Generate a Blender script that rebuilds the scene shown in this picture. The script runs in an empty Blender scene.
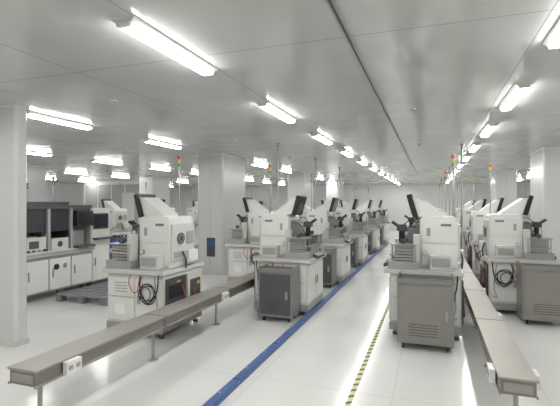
import bpy, bmesh, math, random
from mathutils import Vector, Matrix
random.seed(3)
S=bpy.context.scene
S.view_settings.view_transform='Standard'
# ---------------------------------------------------------------- materials
def mat(name,col,rough=.5,metal=0.,emit=0.,noise=.0,nscale=6.,bump=0.):
    m=bpy.data.materials.new(name); m.use_nodes=True
    nt=m.node_tree; b=nt.nodes['Principled BSDF']
    b.inputs['Base Color'].default_value=(*col,1); b.inputs['Roughness'].default_value=rough
    b.inputs['Metallic'].default_value=metal
    if emit:
        b.inputs['Emission Color'].default_value=(*col,1); b.inputs['Emission Strength'].default_value=emit
    if noise or bump:
        tc=nt.nodes.new('ShaderNodeTexCoord'); n=nt.nodes.new('ShaderNodeTexNoise')
        n.inputs['Scale'].default_value=nscale; n.inputs['Detail'].default_value=4
        nt.links.new(tc.outputs['Object'],n.inputs['Vector'])
        if noise:
            mx=nt.nodes.new('ShaderNodeMix'); mx.data_type='RGBA'
            mx.inputs[6].default_value=(*[c*(1-noise) for c in col],1)
            mx.inputs[7].default_value=(*[min(1,c*(1+noise)) for c in col],1)
            nt.links.new(n.outputs['Fac'],mx.inputs[0]); nt.links.new(mx.outputs[2],b.inputs['Base Color'])
        if bump:
            bp=nt.nodes.new('ShaderNodeBump'); bp.inputs['Strength'].default_value=bump; bp.inputs['Distance'].default_value=.02
            nt.links.new(n.outputs['Fac'],bp.inputs['Height']); nt.links.new(bp.outputs[0],b.inputs['Normal'])
    return m
def panel_mat(name,col,line,sx,sy,axes,rough,w=.012,bump=0.,bscale=1.5,noise=.04,rvar=0.,ox=0.,oy=0.):
    """painted panels with thin joint lines; axes picks the two object axes of the panel grid"""
    m=bpy.data.materials.new(name); m.use_nodes=True; nt=m.node_tree; N=nt.nodes; L=nt.links
    b=N['Principled BSDF']; tc=N.new('ShaderNodeTexCoord'); sp=N.new('ShaderNodeSeparateXYZ')
    L.new(tc.outputs['Object'],sp.inputs[0])
    def ln(ax,s,o):
        a=N.new('ShaderNodeMath'); a.operation='ADD'; a.inputs[1].default_value=o; L.new(sp.outputs[ax],a.inputs[0])
        p=N.new('ShaderNodeMath'); p.operation='PINGPONG'; p.inputs[1].default_value=s/2; L.new(a.outputs[0],p.inputs[0])
        c=N.new('ShaderNodeMath'); c.operation='LESS_THAN'; c.inputs[1].default_value=w/2; L.new(p.outputs[0],c.inputs[0])
        return c
    a=ln(axes[0],sx,ox); c=ln(axes[1],sy,oy)
    mxm=N.new('ShaderNodeMath'); mxm.operation='MAXIMUM'; L.new(a.outputs[0],mxm.inputs[0]); L.new(c.outputs[0],mxm.inputs[1])
    n=N.new('ShaderNodeTexNoise'); n.inputs['Scale'].default_value=bscale; n.inputs['Detail'].default_value=0
    L.new(tc.outputs['Object'],n.inputs['Vector'])
    v=N.new('ShaderNodeMix'); v.data_type='RGBA'
    v.inputs[6].default_value=(*[x*(1-noise) for x in col],1); v.inputs[7].default_value=(*[min(1,x*(1+noise)) for x in col],1)
    L.new(n.outputs['Fac'],v.inputs[0])
    k=N.new('ShaderNodeMix'); k.data_type='RGBA'; k.inputs[7].default_value=(*line,1)
    L.new(mxm.outputs[0],k.inputs[0]); L.new(v.outputs[2],k.inputs[6]); L.new(k.outputs[2],b.inputs['Base Color'])
    b.inputs['Roughness'].default_value=rough
    if rvar:
        r=N.new('ShaderNodeMapRange'); r.inputs[3].default_value=rough-rvar; r.inputs[4].default_value=rough+rvar
        L.new(n.outputs['Fac'],r.inputs[0]); L.new(r.outputs[0],b.inputs['Roughness'])
    if bump:
        bp=N.new('ShaderNodeBump'); bp.inputs['Strength'].default_value=bump; bp.inputs['Distance'].default_value=.05
        L.new(n.outputs['Fac'],bp.inputs['Height']); L.new(bp.outputs[0],b.inputs['Normal'])
    return m
WHITE=mat('painted_white',(.74,.74,.715),.4,noise=.04)
CREAM=mat('painted_cream',(.60,.595,.56),.45,noise=.05)
LGREY=mat('light_grey',(.36,.36,.355),.4)
STEEL=mat('steel',(.42,.41,.395),.35,.7,noise=.12,nscale=12)
DGREY=mat('dark_grey',(.07,.07,.078),.45)
BLACK=mat('black_plastic',(.015,.015,.018),.4)
SCREEN=mat('screen_glass',(.02,.022,.03),.12)
RED=mat('lamp_red',(.45,.06,.04),.3)
YEL=mat('lamp_yellow',(.6,.38,.06),.3)
GRN=mat('lamp_green',(.06,.28,.12),.3)
ORG=mat('orange_hose',(.5,.11,.05),.4)
BLUE=mat('blue_label',(.05,.12,.34),.4)
GLASS=mat('smoked_cover',(.045,.05,.058),.15)
MGREY=mat('machine_grey',(.20,.205,.205),.4,noise=.06)
TRAY=mat('tray_metal',(.23,.215,.19),.42,.35,noise=.1,nscale=5)
TRAYTOP=mat('tray_lid',(.35,.33,.295),.42,.3,noise=.08,nscale=5)
CABM=mat('brushed_steel',(.28,.27,.25),.4,.4,noise=.12,nscale=9)
CABD=mat('cabinet_dark',(.10,.10,.11),.4,.3,noise=.1)
BSTRIP=mat('blue_strip',(.06,.125,.31),.4,noise=.1)
DIFF=mat('lamp_diffuser',(1,.995,.975),.4,emit=48)
HOUS=mat('lamp_housing',(.85,.85,.84),.4)
WOOD=mat('pallet_plastic',(.22,.23,.25),.6)
# ---------------------------------------------------------------- mesh builder
class MB:
    def __init__(s,sx=1): s.bm=bmesh.new(); s.mats=[]; s.sx=sx
    def mi(s,m):
        if m not in s.mats: s.mats.append(m)
        return s.mats.index(m)
    def V(s,p): return s.bm.verts.new((p[0]*s.sx,p[1],p[2]))
    def F(s,vs,m,sm=False):
        try: f=s.bm.faces.new(vs)
        except ValueError: return
        f.material_index=s.mi(m); f.smooth=sm
    def box(s,x0,x1,y0,y1,z0,z1,m):
        v=[s.V(p) for p in [(x0,y0,z0),(x1,y0,z0),(x1,y1,z0),(x0,y1,z0),(x0,y0,z1),(x1,y0,z1),(x1,y1,z1),(x0,y1,z1)]]
        for q in [(0,3,2,1),(4,5,6,7),(0,1,5,4),(1,2,6,5),(2,3,7,6),(3,0,4,7)]: s.F([v[i] for i in q],m)
    def prism(s,pts,y0,y1,m,ax='y'):
        def P(p,t): return (p[0],t,p[1]) if ax=='y' else ((t,p[0],p[1]) if ax=='x' else (p[0],p[1],t))
        a=[s.V(P(p,y0)) for p in pts]; b=[s.V(P(p,y1)) for p in pts]; n=len(pts)
        s.F(a,m); s.F(b[::-1],m)
        for i in range(n): s.F([a[i],b[i],b[(i+1)%n],a[(i+1)%n]],m)
    def tube(s,path,r,m,seg=8,cap=True):
        path=[Vector(p) for p in path]; rings=[]
        rr=r if isinstance(r,(list,tuple)) else [r]*len(path)
        for i,p in enumerate(path):
            t=(path[min(i+1,len(path)-1)]-path[max(i-1,0)])
            if t.length<1e-7: t=(path[-1]-path[0])
            t.normalize()
            ref=Vector((0,0,1)) if abs(t.z)<.9 else Vector((0,1,0))
            u=t.cross(ref).normalized(); w=t.cross(u).normalized()
            rings.append([s.V(p+u*math.cos(2*math.pi*k/seg)*rr[i]+w*math.sin(2*math.pi*k/seg)*rr[i]) for k in range(seg)])
        for i in range(len(rings)-1):
            for k in range(seg):
                s.F([rings[i][k],rings[i][(k+1)%seg],rings[i+1][(k+1)%seg],rings[i+1][k]],m,True)
        if cap: s.F(rings[0],m); s.F(rings[-1][::-1],m)
    def cyl(s,a,b,r,m,seg=14): s.tube([a,b],r,m,seg)
    def curve(s,pts,r,m,n=6):
        P=[Vector(p) for p in pts]; P=[P[0]]+P+[P[-1]]; out=[]
        for i in range(1,len(P)-2):
            for k in range(n):
                t=k/n; a,b,c,d=P[i-1],P[i],P[i+1],P[i+2]
                out.append(.5*((2*b)+(c-a)*t+(2*a-5*b+4*c-d)*t*t+(3*b-a-3*c+d)*t**3))
        out.append(P[-2]); s.tube(out,r,m,6)
    def ring(s,c,R,r,m,ax='y',seg=20):
        pts=[]
        for k in range(seg+1):
            a=2*math.pi*k/seg; x,z=R*math.cos(a),R*math.sin(a)
            pts.append((c[0]+x,c[1],c[2]+z) if ax=='y' else (c[0],c[1]+x,c[2]+z))
        s.tube(pts,r,m,6,False)
    def mesh(s,name):
        bmesh.ops.recalc_face_normals(s.bm,faces=s.bm.faces)
        me=bpy.data.meshes.new(name); s.bm.to_mesh(me); s.bm.free()
        for m in s.mats: me.materials.append(m)
        return me
def place(me,name,loc=(0,0,0),rot=0,bev=0):
    o=bpy.data.objects.new(name,me); S.collection.objects.link(o); o.location=loc; o.rotation_euler=(0,0,rot)
    if bev:
        b=o.modifiers.new('bevel','BEVEL'); b.width=bev; b.segments=2; b.limit_method='ANGLE'; b.angle_limit=math.radians(50)
    return o
# ---------------------------------------------------------------- room shell
XL,XR,YF,YB,H=-19,6,-4,26,2.7
FLOORM=panel_mat('floor_vinyl',(.69,.69,.67),(.57,.57,.56),1.2,1.2,(0,1),.17,w=.008,noise=.05,bscale=1.6,rvar=.05,ox=.3)
CEILM=panel_mat('ceiling_panel',(.54,.54,.525),(.30,.30,.30),1.15,3.4,(0,1),.14,w=.009,bump=.12,bscale=2.6,noise=.04,rvar=.05,ox=.5,oy=.6)
WALLX=panel_mat('wall_panel_x',(.68,.69,.68),(.48,.48,.48),1.2,9,(1,2),.3,w=.012,bump=.04)
WALLY=panel_mat('wall_panel_y',(.68,.69,.68),(.48,.48,.48),1.2,9,(0,2),.3,w=.012,bump=.04)
COLM=mat('column_panel',(.64,.65,.64),.2,noise=.05,nscale=1.5,bump=.06)
def slab(n,x0,x1,y0,y1,z0,z1,m):
    b=MB(); b.box(x0,x1,y0,y1,z0,z1,m); return place(b.mesh(n),n)
slab('floor',XL,XR,YF,YB,-.1,0,FLOORM)
slab('ceiling',XL,XR,YF,YB,H,H+.1,CEILM)
slab('wall_left',XL-.1,XL,YF,YB,0,H,WALLX)
slab('wall_right',XR,XR+.1,YF,YB,0,H,WALLX)
slab('wall_back',XL,XR,YB,YB+.1,0,H,WALLY)
slab('wall_front',XL,XR,YF-.1,YF,0,H,WALLY)
b=MB(); b.box(-.535,-.495,YF,YB,H-.01,H,STEEL); b.box(-.522,-.508,YF,YB,H-.014,H-.01,DGREY)
place(b.mesh('trim_1'),'trim_1')
def column(x0,x1,y0,y1,sign=False):
    b=MB(); c=.03
    b.prism([(x0+c,y0),(x1-c,y0),(x1,y0+c),(x1,y1-c),(x1-c,y1),(x0+c,y1),(x0,y1-c),(x0,y0+c)],0,H,COLM,'z')
    b.box(x0-.006,x1+.006,y0-.006,y1+.006,0,.06,CREAM)
    b.box(x0-.008,x1+.008,y0-.008,y1+.008,H-.025,H,WHITE)
    xm=(x0+x1)/2
    b.box(xm-.004,xm+.004,y0-.003,y0,.1,H-.04,LGREY)
    if sign:
        b.box(x0+.25,x0+.45,y0-.02,y0,.4,.82,CABD); b.box(x0+.28,x0+.42,y0-.025,y0-.02,.66,.78,BLUE)
    place(b.mesh('column'),'column')
column(-5.6,-4.34,3.46,3.62)
column(-5.0,-4.35,8.47,9.7,True)
column(-5.0,-4.35,14.9,16.1)
column(-5.0,-4.35,21.0,22.2)
column(2.1,2.75,9.7,10.9)
column(2.05,2.7,16,17.2)
column(-11.6,-10.9,8.5,9.7)
column(-11.6,-10.9,14.9,16.1)
b=MB(); b.box(-16.6,-13.2,17.0,19.0,0,2.7,WHITE)
for i in range(4): b.box(-16.5+i*.83,-15.75+i*.83,16.98,17,.15,2.5,LGREY)
b.box(-14.2,-13.5,16.96,16.98,.02,2.1,CREAM); place(b.mesh('partition_booth'),'partition_booth')
# ---------------------------------------------------------------- ceiling lights
def lampmesh():
    b=MB(); w,l=.08,.52
    b.prism([(-w,0),(-w,-.012),(-w*.72,-.028),(w*.72,-.028),(w,-.012),(w,0)],-l,l,HOUS)
    b.prism([(-w*.68,-.028),(-w*.52,-.052),(w*.52,-.052),(w*.68,-.028)],-l+.03,l-.03,DIFF)
    for s in(-1,1): b.prism([(-w*.74,-.012),(-w*.55,-.054),(w*.55,-.054),(w*.74,-.012)],s*(l-.012)-.012,s*(l-.012)+.012,HOUS)
    return b.mesh('fluorescent_ceiling_light')
LM=lampmesh()
def lrow(x,y0,dy,n,skip=()):
    for i in range(n):
        if i in skip: continue
        place(LM,'fluorescent_ceiling_light',(x,y0+i*dy,H))
lrow(-1.72,2.58-4.4,2.2,13)
lrow(.80,2.83-4.14,2.07,13)
lrow(-4.6,4.3-6.9,2.3,12,(5,))
lrow(-8.05,6.75-6.9,2.3,11)
lrow(-12.0,5.0-4.6,2.3,11)
lrow(-16.0,5.0,2.3,9)
lrow(3.9,2.9-4.3,2.15,12)
# sprinklers
b=MB(); b.cyl((0,0,0),(0,0,-.008),.035,WHITE,16); b.cyl((0,0,-.008),(0,0,-.03),.01,STEEL,8); b.cyl((0,0,-.03),(0,0,-.034),.022,STEEL,12)
SM=b.mesh('sprinkler_head')
for p in [(-3.2,3.7),(-3.2,6.7),(-3.2,9.7),(-.2,5.2),(-.2,8.4),(-6.3,4.3),(-6.3,7.6),(-9.8,7.0),(2.2,6.6)]:
    place(SM,'sprinkler_head',(p[0],p[1],H))
# ---------------------------------------------------------------- wire bonder
def bonder(sx,seed):
    b=MB(sx)
    # feet
    for x in(-.34,.34):
        for y in(-.38,.38):
            b.cyl((x,y,0),(x,y,.03),.035,DGREY); b.cyl((x,y,.03),(x,y,.12),.014,STEEL,8)
    # plinth + cabinet
    b.box(-.40,.41,-.45,.45,.07,.16,LGREY)
    b.box(-.40,.40,-.44,.44,.16,.74,CREAM)
    for y,s in((-.44,-1),(.44,1)):
        ya,yb=(y-.012,y) if s<0 else (y,y+.012)
        b.box(-.38,-.02,ya,yb,.19,.7,WHITE); b.box(.0,.38,ya,yb,.19,.46,WHITE); b.box(0,.38,ya,yb,.48,.7,WHITE)
        yc,yd=(ya-.006,ya) if s<0 else (yb,yb+.006)
        for k in range(4): b.box(.10,.28,yc,yd,.53+k*.035,.54+k*.035,LGREY)
        b.box(.12,.28,yc,yd,.26,.38,HOUS)
        b.box(-.09,-.05,yc-.01*(s<0),yd+.01*(s>0),.4,.5,STEEL)
    # back (towards cable tray): black PC bay, power box
    b.box(-.425,-.40,-.4,.02,.18,.70,DGREY)
    b.box(-.432,-.425,-.36,-.04,.46,.62,BLACK)
    for k in range(6): b.box(-.43,-.425,-.36,-.04,.21+k*.035,.223+k*.035,BLACK)
    b.box(-.432,-.425,-.2,-.12,.63,.655,YEL)
    b.box(-.43,-.40,.05,.4,.18,.7,CREAM); b.box(-.438,-.43,.1,.34,.4,.62,DGREY); b.box(-.442,-.438,.25,.32,.54,.58,YEL)
    b.box(-.436,-.43,.1,.34,.22,.34,BLACK)
    # front doors and drawer
    b.box(.40,.415,-.42,-.01,.19,.7,WHITE); b.box(.40,.415,.01,.42,.19,.7,WHITE)
    b.box(.415,.43,-.06,-.04,.4,.52,STEEL); b.box(.415,.43,.04,.06,.4,.52,STEEL)
    # table
    b.box(-.42,.46,-.47,.47,.75,.80,CREAM); b.box(-.40,.44,-.45,.45,.80,.812,LGREY)
    # electronics body
    b.prism([(-.37,.81),(-.37,1.40),(-.34,1.43),(.02,1.43),(.06,1.39),(.06,.81)],-.27,.27,WHITE)
    b.box(-.34,.03,-.285,-.27,.84,1.10,WHITE); b.box(-.34,.03,-.285,-.27,1.12,1.39,WHITE)
    b.box(-.34,.03,.27,.285,.84,1.10,WHITE); b.box(-.34,.03,.27,.285,1.12,1.39,WHITE)
    b.box(-.30,-.18,-.288,-.285,1.32,1.35,MGREY); b.box(-.06,-.02,-.295,-.285,1.2,1.3,LGREY)
    b.box(-.40,-.37,-.25,.25,.9,1.34,CREAM)
    c=-.08
    b.cyl((-.40,c,1.16),(-.415,c,1.16),.07,DGREY,20); b.ring((-.417,c,1.16),.045,.005,LGREY,'x'); b.ring((-.415,c,1.16),.07,.006,MGREY,'x')
    b.box(-.41,-.40,.06,.22,1.08,1.24,LGREY)
    b.box(-.46,-.40,.02,.24,.86,1.0,WHITE)
    b.box(-.41,-.40,-.22,-.02,.93,1.0,LGREY)
    b.box(-.3,-.06,-.42,-.285,.812,.98,CREAM); b.box(-.28,-.08,-.425,-.42,.85,.95,LGREY)
    b.box(-.3,-.06,.285,.42,.812,.98,CREAM)
    # wedge-shaped monitor housing + tilted monitor
    b.prism([(-.22,1.43),(-.20,1.46),(.09,1.67),(.15,1.67),(.08,1.43)],-.16,.16,WHITE)
    b.prism([(.085,1.43),(.165,1.715),(.22,1.70),(.14,1.415)],-.19,.19,BLACK)
    b.prism([(.147,1.44),(.217,1.685),(.2215,1.683),(.1515,1.438)],-.17,.17,SCREEN)
    # work holder and bond head
    b.box(.06,.40,-.24,.24,.812,.94,LGREY); b.box(.14,.42,-.27,.27,.94,.965,STEEL)
    b.prism([(.06,1.0),(.06,1.34),(.16,1.32),(.24,1.16),(.24,1.0)],-.15,.15,MGREY)
    b.box(.10,.32,-.08,.08,.965,1.04,DGREY)
    # magazine elevators at either end
    for s in(-1,1):
        y0,y1=(s*.45,s*.27) if s<0 else (s*.27,s*.45)
        b.box(.06,.42,y0,y1,.812,.90,LGREY)
        for x in(.10,.38):
            for y in(y0+.015,y1-.015): b.cyl((x,y,.90),(x,y,1.1),.008,STEEL,6)
        b.box(.09,.40,y0,y1,1.09,1.105,STEEL)
        for k in range(5): b.box(.13,.35,y0+.025,y1-.025,.91+k*.036,.935+k*.036,STEEL if k%2 else LGREY)
        b.box(.06,.13,y0+.03,y1-.03,.90,1.22,CREAM)
        b.cyl((.25,(y0+y1)/2,1.105),(.25,(y0+y1)/2,1.16),.03,DGREY,12)
    # microscope on arm
    b.cyl((.06,0,1.24),(.26,0,1.26),.022,STEEL,10)
    b.cyl((.29,0,1.10),(.29,0,1.32),.036,BLACK,14)
    b.box(.23,.35,-.05,.05,1.24,1.32,DGREY)
    for y in(-.03,.03):
        b.tube([(.32,y,1.29),(.39,y,1.34),(.41,y,1.355)],[.019,.017,.023],BLACK,10)
    b.cyl((.29,0,1.05),(.29,0,1.10),.045,LGREY,14)
    b.cyl((.22,-.16,1.13),(.22,.16,1.13),.025,DGREY,12)
    b.curve([(.07,.1,1.3),(.17,.14,1.38),(.29,.06,1.3)],.006,BLACK)
    b.curve([(.07,-.12,1.28),(.2,-.2,1.3),(.3,-.14,1.1),(.25,-.1,1.0)],.006,BLACK)
    # operator panel
    b.prism([(.42,.80),(.42,.86),(.5,.83),(.5,.79)],-.2,.2,DGREY); b.box(.455,.475,.25,.28,.8,.83,RED)
    b.cyl((.0,-.285,1.0),(.0,-.32,1.0),.03,STEEL,14); b.cyl((.0,-.32,1.0),(.0,-.323,1.0),.024,WHITE,14)
    # stack light
    b.cyl((-.33,.0,1.41),(-.33,.0,2.05),.009,STEEL,8)
    b.cyl((-.33,.0,2.03),(-.33,.0,2.06),.02,LGREY,12)
    z=2.06
    for m in(GRN,YEL,RED): b.cyl((-.33,0,z),(-.33,0,z+.045),.019,m,12); z+=.046
    b.cyl((-.33,0,z),(-.33,0,z+.01),.02,LGREY,12)
    # hanging hoses on both sides
    for s in(-1,1):
        Y=s*.475
        b.ring((-.2,Y,.55),.10,.008,BLACK); b.ring((-.17,Y+.012*s,.53),.085,.007,DGREY); b.ring((-.22,Y+.01*s,.52),.11,.006,BLACK)
        b.curve([(-.36,Y,.76),(-.33,Y,.55),(-.2,Y,.42),(-.1,Y,.6),(-.12,Y,.74)],.008,BLACK)
        b.curve([(-.1,Y,.74),(-.06,Y,.56),(-.0,Y,.54),(.06,Y,.64),(.04,Y,.74)],.006,ORG)
        b.curve([(-.3,Y,.74),(-.34,Y,.4),(-.3,Y,.25),(-.4,Y*.9,.3)],.007,LGREY)
    b.curve([(-.44,-.1,.6),(-.455,-.02,.4),(-.45,.1,.3),(-.44,.2,.5)],.007,ORG)
    b.curve([(-.44,-.2,.4),(-.455,-.1,.22),(-.455,.1,.2),(-.44,.15,.45)],.007,BLACK)
    b.curve([(-.41,-.05,1.0),(-.44,-.02,.9),(-.43,.0,.78)],.012,DGREY)
    return b.mesh('wire_bonder')
BP=bonder(1,1); BN=bonder(-1,2)
def bx(x,y,face): place(BP if face>0 else BN,'wire_bonder',(x,y,0),0,.006)
L1=[4.65,7.95,11.2,14.4,17.6]; L2=[6.2,8.65,11.3,14.2,17.3]
R1=[5.75,8.6,11.5,14.5]; R2=[7.25,9.9,12.8,15.8]
for y in L1: bx(-3.34,y,-1)
for y in L2: bx(-2.04,y,1)
for y in R1: bx(-.07,y,-1)
for y in R2: bx(1.19,y,1)
for x in(-7.6,-9.2):
    for i in range(4): bx(x,10.5+i*2.6,1 if x>-8 else -1)
# ---------------------------------------------------------------- cabinets
def cabinet(w,d,h,fm,sm):
    b=MB()
    for x in(-w/2+.06,w/2-.06):
        for y in(.06,d-.06): b.cyl((x-.012,y,.03),(x+.012,y,.03),.03,BLACK,12); b.box(x-.01,x+.01,y-.01,y+.01,.03,.08,STEEL)
    b.box(-w/2,w/2,0,d,.07,h,sm)
    b.box(-w/2+.025,w/2-.025,-.012,0,.1,h-.06,fm)
    b.box(-w/2-.008,w/2+.008,-.015,d+.008,h-.03,h,sm)
    for q in((-w/2,-w/2+.012,0,d),(w/2-.012,w/2,0,d)): b.box(q[0],q[1],q[2],q[3],h,h+.035,sm)
    b.box(-w/2,w/2,0,.012,h,h+.02,sm); b.box(-w/2+.02,w/2-.02,.02,d-.02,h,h+.004,DGREY)
    b.box(w/2-.09,w/2-.06,-.03,-.012,h*.45,h*.6,STEEL)
    for k in range(5): b.box(-w/2+.12,w/2-.16,-.015,-.012,.16+k*.03,.168+k*.03,DGREY)
    for s in(-1,1):
        x=s*w/2
        b.box(min(x,x+s*.004),max(x,x+s*.004),.05,d-.05,.12,h-.08,sm)
    return b.mesh('steel_cabinet')
C1=cabinet(.58,.40,.76,CABM,CABM); C2=cabinet(.48,.34,.70,CABD,CABM)
for y in R1: place(C1,'steel_cabinet',(-.06,y-.91,0),0,.005)
for y in L2: place(C2,'steel_cabinet',(-1.97,y-.85,0),0,.005)
for y in R2: place(C1,'steel_cabinet',(1.42,y-.93,0),0,.005)
# ---------------------------------------------------------------- cable trays
def tray(x0,x1,y0,y1,posts,outlets,drops):
    b=MB(); z0,z1=.335,.435
    b.box(x0+.01,x1-.01,y0+.01,y1,z0,z1,TRAY)
    b.box(x0-.004,x1+.004,y0,y1,z1,z1+.015,TRAYTOP)
    b.box(x0+.03,x1-.03,y0+.004,y0+.01,z0+.02,z1-.02,TRAYTOP)
    b.box(x0,x0+.012,y0,y1,z0-.006,z0+.012,TRAYTOP); b.box(x1-.012,x1,y0,y1,z0-.006,z0+.012,TRAYTOP)
    y=y0+1.5
    while y<y1:
        b.box(x0-.006,x1+.006,y,y+.03,z0-.002,z1+.018,TRAY); y+=1.5
    xm=(x0+x1)/2
    for p in posts:
        b.cyl((xm,p,.01),(xm,p,z0),.017,STEEL,10); b.cyl((xm,p,0),(xm,p,.012),.05,STEEL,14); b.box(x0+.03,x1-.03,p-.02,p+.02,z0-.02,z0,STEEL)
    for (oy,side) in outlets:
        x=x1 if side>0 else x0
        xa,xb=(x,x+.04) if side>0 else (x-.04,x)
        b.box(xa,xb,oy,oy+.14,z0+.005,z1,WHITE)
        xc,xd=(xb,xb+.003) if side>0 else (xa-.003,xa)
        for k in(0,.07): b.box(xc,xd,oy+.015+k,oy+.055+k,z0+.035,z0+.07,LGREY)
    for p in drops:
        b.cyl((xm,p,z1+.01),(xm,p,H),.014,LGREY,10); b.cyl((xm,p,H-.02),(xm,p,H),.04,LGREY,14); b.cyl((xm,p,z1+.01),(xm,p,z1+.04),.035,LGREY,14)
    b.curve([(xm,y1-.5,z1+.02),(xm+.02,y1-.4,z1+.05),(xm,y1-.2,z1+.03)],.01,BLACK)
    return place(b.mesh('cable_tray'),'cable_tray',(0,0,0),0,.003)
tray(-2.80,-2.54,2.17,20,[2.32,3.65,5.0]+[6.4+1.4*i for i in range(9)],[(2.40,1),(4.9,1),(7.4,1)],[7.4,10.1,13,16])
tray(.425,.655,3.14,20,[3.24,4.6]+[6+1.4*i for i in range(9)],[(3.27,1),(3.3,-1),(4.9,1),(6.3,1)],[8.6,11.4,14.2])
# ---------------------------------------------------------------- blue barrier strip & tape
b=MB(); y=.4; k=0
while y<17:
    b.prism([(-1.665,0),(-1.658,.045),(-1.645,.055),(-1.603,.055),(-1.590,.045),(-1.583,0)],y,y+.985,BSTRIP)
    b.box(-1.66,-1.588,y+.985,y+1.0,0,.04,LGREY)
    for q in(.25,.7): b.cyl((-1.625,y+q,.055),(-1.625,y+q,.058),.012,LGREY,10)
    y+=1
place(b.mesh('floor_barrier_strip'),'floor_barrier_strip')
b=MB(); y=1.0; k=0
TY=mat('tape_yellow',(.64,.61,.34),.5); TB=mat('tape_black',(.10,.11,.06),.5)
while y<20:
    b.prism([(-.645,y),(-.60,y+.025),(-.60,y+.025+(.045 if k%2 else .075)),(-.645,y+(.045 if k%2 else .075))],.0,.002,TB if k%2 else TY,'z'); y+=(.045 if k%2 else .075); k+=1
place(b.mesh('hazard_floor_tape'),'hazard_floor_tape')
# ---------------------------------------------------------------- die attach machine on left
b=MB()
for y in(.1,.75,1.35):
    for x in(-.9,-.1): b.cyl((x,y,0),(x,y,.14),.03,DGREY,10)
b.box(-1,0,0,1.45,.12,.72,LGREY)
for y0,y1 in((.03,.46),(.49,.92),(.95,1.42)):
    b.box(0,.014,y0,y1,.15,.66,WHITE); b.box(.014,.03,y0+.05,y0+.07,.35,.5,STEEL)
b.cyl((.014,.62,.52),(.03,.62,.52),.05,BLACK,16); b.cyl((.014,.8,.52),(.03,.8,.52),.04,STEEL,16)
b.box(-1.02,.05,-.02,1.47,.72,.80,CREAM); b.box(.05,.056,.0,1.45,.74,.78,LGREY)
b.box(-1,-.72,0,1.45,.80,1.52,MGREY)
for y in(0,.47,.94,1.40): b.box(-.05,0,y,y+.05,.8,1.52,LGREY)
b.box(-.72,-.68,0,1.45,.8,1.5,BLACK)
b.box(-1,.0,0,1.45,1.50,1.56,DGREY); b.box(-.8,-.1,.1,1.0,1.56,1.62,DGREY)
b.box(-.06,-.045,.05,.47,1.12,1.5,GLASS); b.box(-.06,-.045,.52,.94,1.12,1.5,GLASS)
b.box(-1,-.06,0,.012,1.12,1.5,GLASS)
b.box(-.6,-.2,.1,.42,.8,1.05,STEEL); b.box(-.55,-.25,.15,.35,1.05,1.25,DGREY)
b.box(-.6,-.15,.55,.85,.8,.95,BLACK); b.box(-.5,-.3,.6,.75,.95,1.3,LGREY)
b.box(-.3,-.1,.1,.4,.8,.92,WHITE); b.box(-.3,-.08,.56,.8,.8,.88,LGREY)
b.box(-.04,-.01,.08,.44,.8,1.04,CREAM); b.box(-.04,-.01,.55,.9,.8,1.0,CREAM)
b.box(-.01,-.005,.12,.3,.86,.98,DGREY); b.cyl((-.01,.72,.9),(0,.72,.9),.05,DGREY,14)
b.box(-.6,-.1,1.02,1.35,.8,1.1,STEEL); b.cyl((-.3,1.18,1.1),(-.3,1.18,1.35),.07,BLACK,14)
for k in range(4): b.box(-.01,.02,.08+k*.1,.12+k*.1,.81,.84,(DGREY,GRN,LGREY,BLACK)[k])
b.box(-.05,.09,1.0,1.38,1.18,1.46,BLACK); b.box(.09,.094,1.03,1.35,1.21,1.43,SCREEN)
b.box(.0,.12,1.0,1.4,.80,.84,DGREY)
b.cyl((-.8,1.3,1.5),(-.8,1.3,1.95),.012,STEEL,8)
for i,m in enumerate((GRN,YEL,RED)): b.cyl((-.8,1.3,1.95+i*.05),(-.8,1.3,2.0+i*.05),.025,m,12)
DM=b.mesh('die_bonder')
place(DM,'die_bonder',(-6.0,4.9,0),0,.006)
place(DM,'die_bonder',(-8.7,6.6,0),0,.006)
# tall cabinet beside it
b=MB(); b.box(-.7,0,0,.5,.1,1.5,CREAM); b.box(0,.012,.03,.47,.13,.8,WHITE); b.box(0,.02,.06,.44,1.1,1.4,BLACK); b.box(.02,.023,.09,.41,1.14,1.37,SCREEN)
b.box(0,.12,.05,.45,.9,.93,DGREY); b.box(-.7,-.0,0,.5,0.02,.1,DGREY); b.box(.012,.03,.08,.1,.4,.55,STEEL)
b.box(-.7,0,0,.5,0,.02,DGREY)
place(b.mesh('control_cabinet'),'control_cabinet',(-6.1,6.42,0),0,.006)
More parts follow.
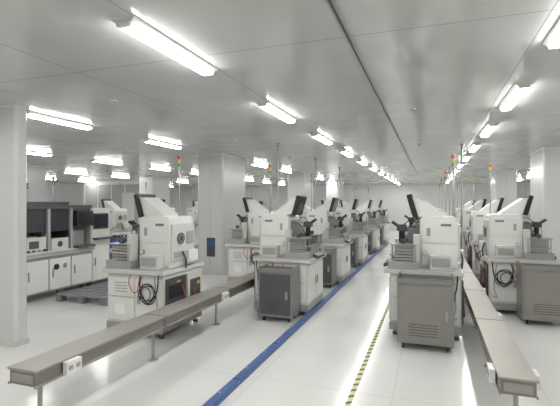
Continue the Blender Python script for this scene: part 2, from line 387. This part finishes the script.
# pallet
b=MB()
for k in range(7): b.box(0,1.0,.0+k*.17,.12+k*.17,.1,.125,WOOD)
for x in(0,.45,.9): b.box(x,x+.1,0,1.14,.08,.1,WOOD); [b.box(x,x+.1,y,y+.12,0,.08,WOOD) for y in(0,.5,1.02)]
place(b.mesh('pallet'),'pallet',(-5.75,5.3,0))
# blue crates on cart
b=MB()
for x in(.05,.55):
    for y in(.05,.75): b.cyl((x,y,.04),(x+.02,y,.04),.04,BLACK,12); b.box(x,x+.02,y-.01,y+.01,.05,.85,STEEL)
for z in(.12,.5,.83): b.box(0,.6,0,.8,z,z+.02,STEEL)
for z in(.14,.52):
    b.box(.05,.55,.05,.38,z,z+.2,BLUE); b.box(.05,.55,.42,.75,z,z+.2,BLUE)
CM=b.mesh('tote_cart'); place(CM,'tote_cart',(-7.6,8.2,0)); place(CM,'tote_cart',(-10.9,11.6,0))
# stools
b=MB()
for k in range(5):
    a=k*2*math.pi/5; c,s_=math.cos(a),math.sin(a)
    b.tube([(0,0,.1),(c*.26,s_*.26,.06)],.015,DGREY,8); b.cyl((c*.26,s_*.26,0),(c*.26,s_*.26,.05),.025,BLACK,10)
b.cyl((0,0,.08),(0,0,.5),.022,STEEL,10); b.cyl((0,0,.5),(0,0,.56),.19,BLACK,20)
b.box(-.19,-.16,-.17,.17,.68,.95,BLACK); b.curve([(0,0,.49),(-.15,0,.5),(-.2,0,.6),(-.19,0,.75)],.012,STEEL)
SMm=b.mesh('lab_stool')
for p in [(-6.8,10.0,3.2),(-6.6,13,2.8),(-7.2,9.6,.4),(-4.5,12.9,1.2),(-6.6,15.7,3)]:
    place(SMm,'lab_stool',(p[0],p[1],0),p[2])
# ---------------------------------------------------------------- world & camera
w=bpy.data.worlds.new('world'); S.world=w; w.use_nodes=True
w.node_tree.nodes['Background'].inputs[0].default_value=(.6,.6,.6,1); w.node_tree.nodes['Background'].inputs[1].default_value=.3
cam=bpy.data.cameras.new('camera'); co=bpy.data.objects.new('camera',cam); S.collection.objects.link(co)
cam.sensor_width=36; cam.lens=425/560*36; cam.clip_start=.05
co.location=(0,0,1.6); co.rotation_euler=(math.radians(90),0,math.radians(19.56))
S.camera=co
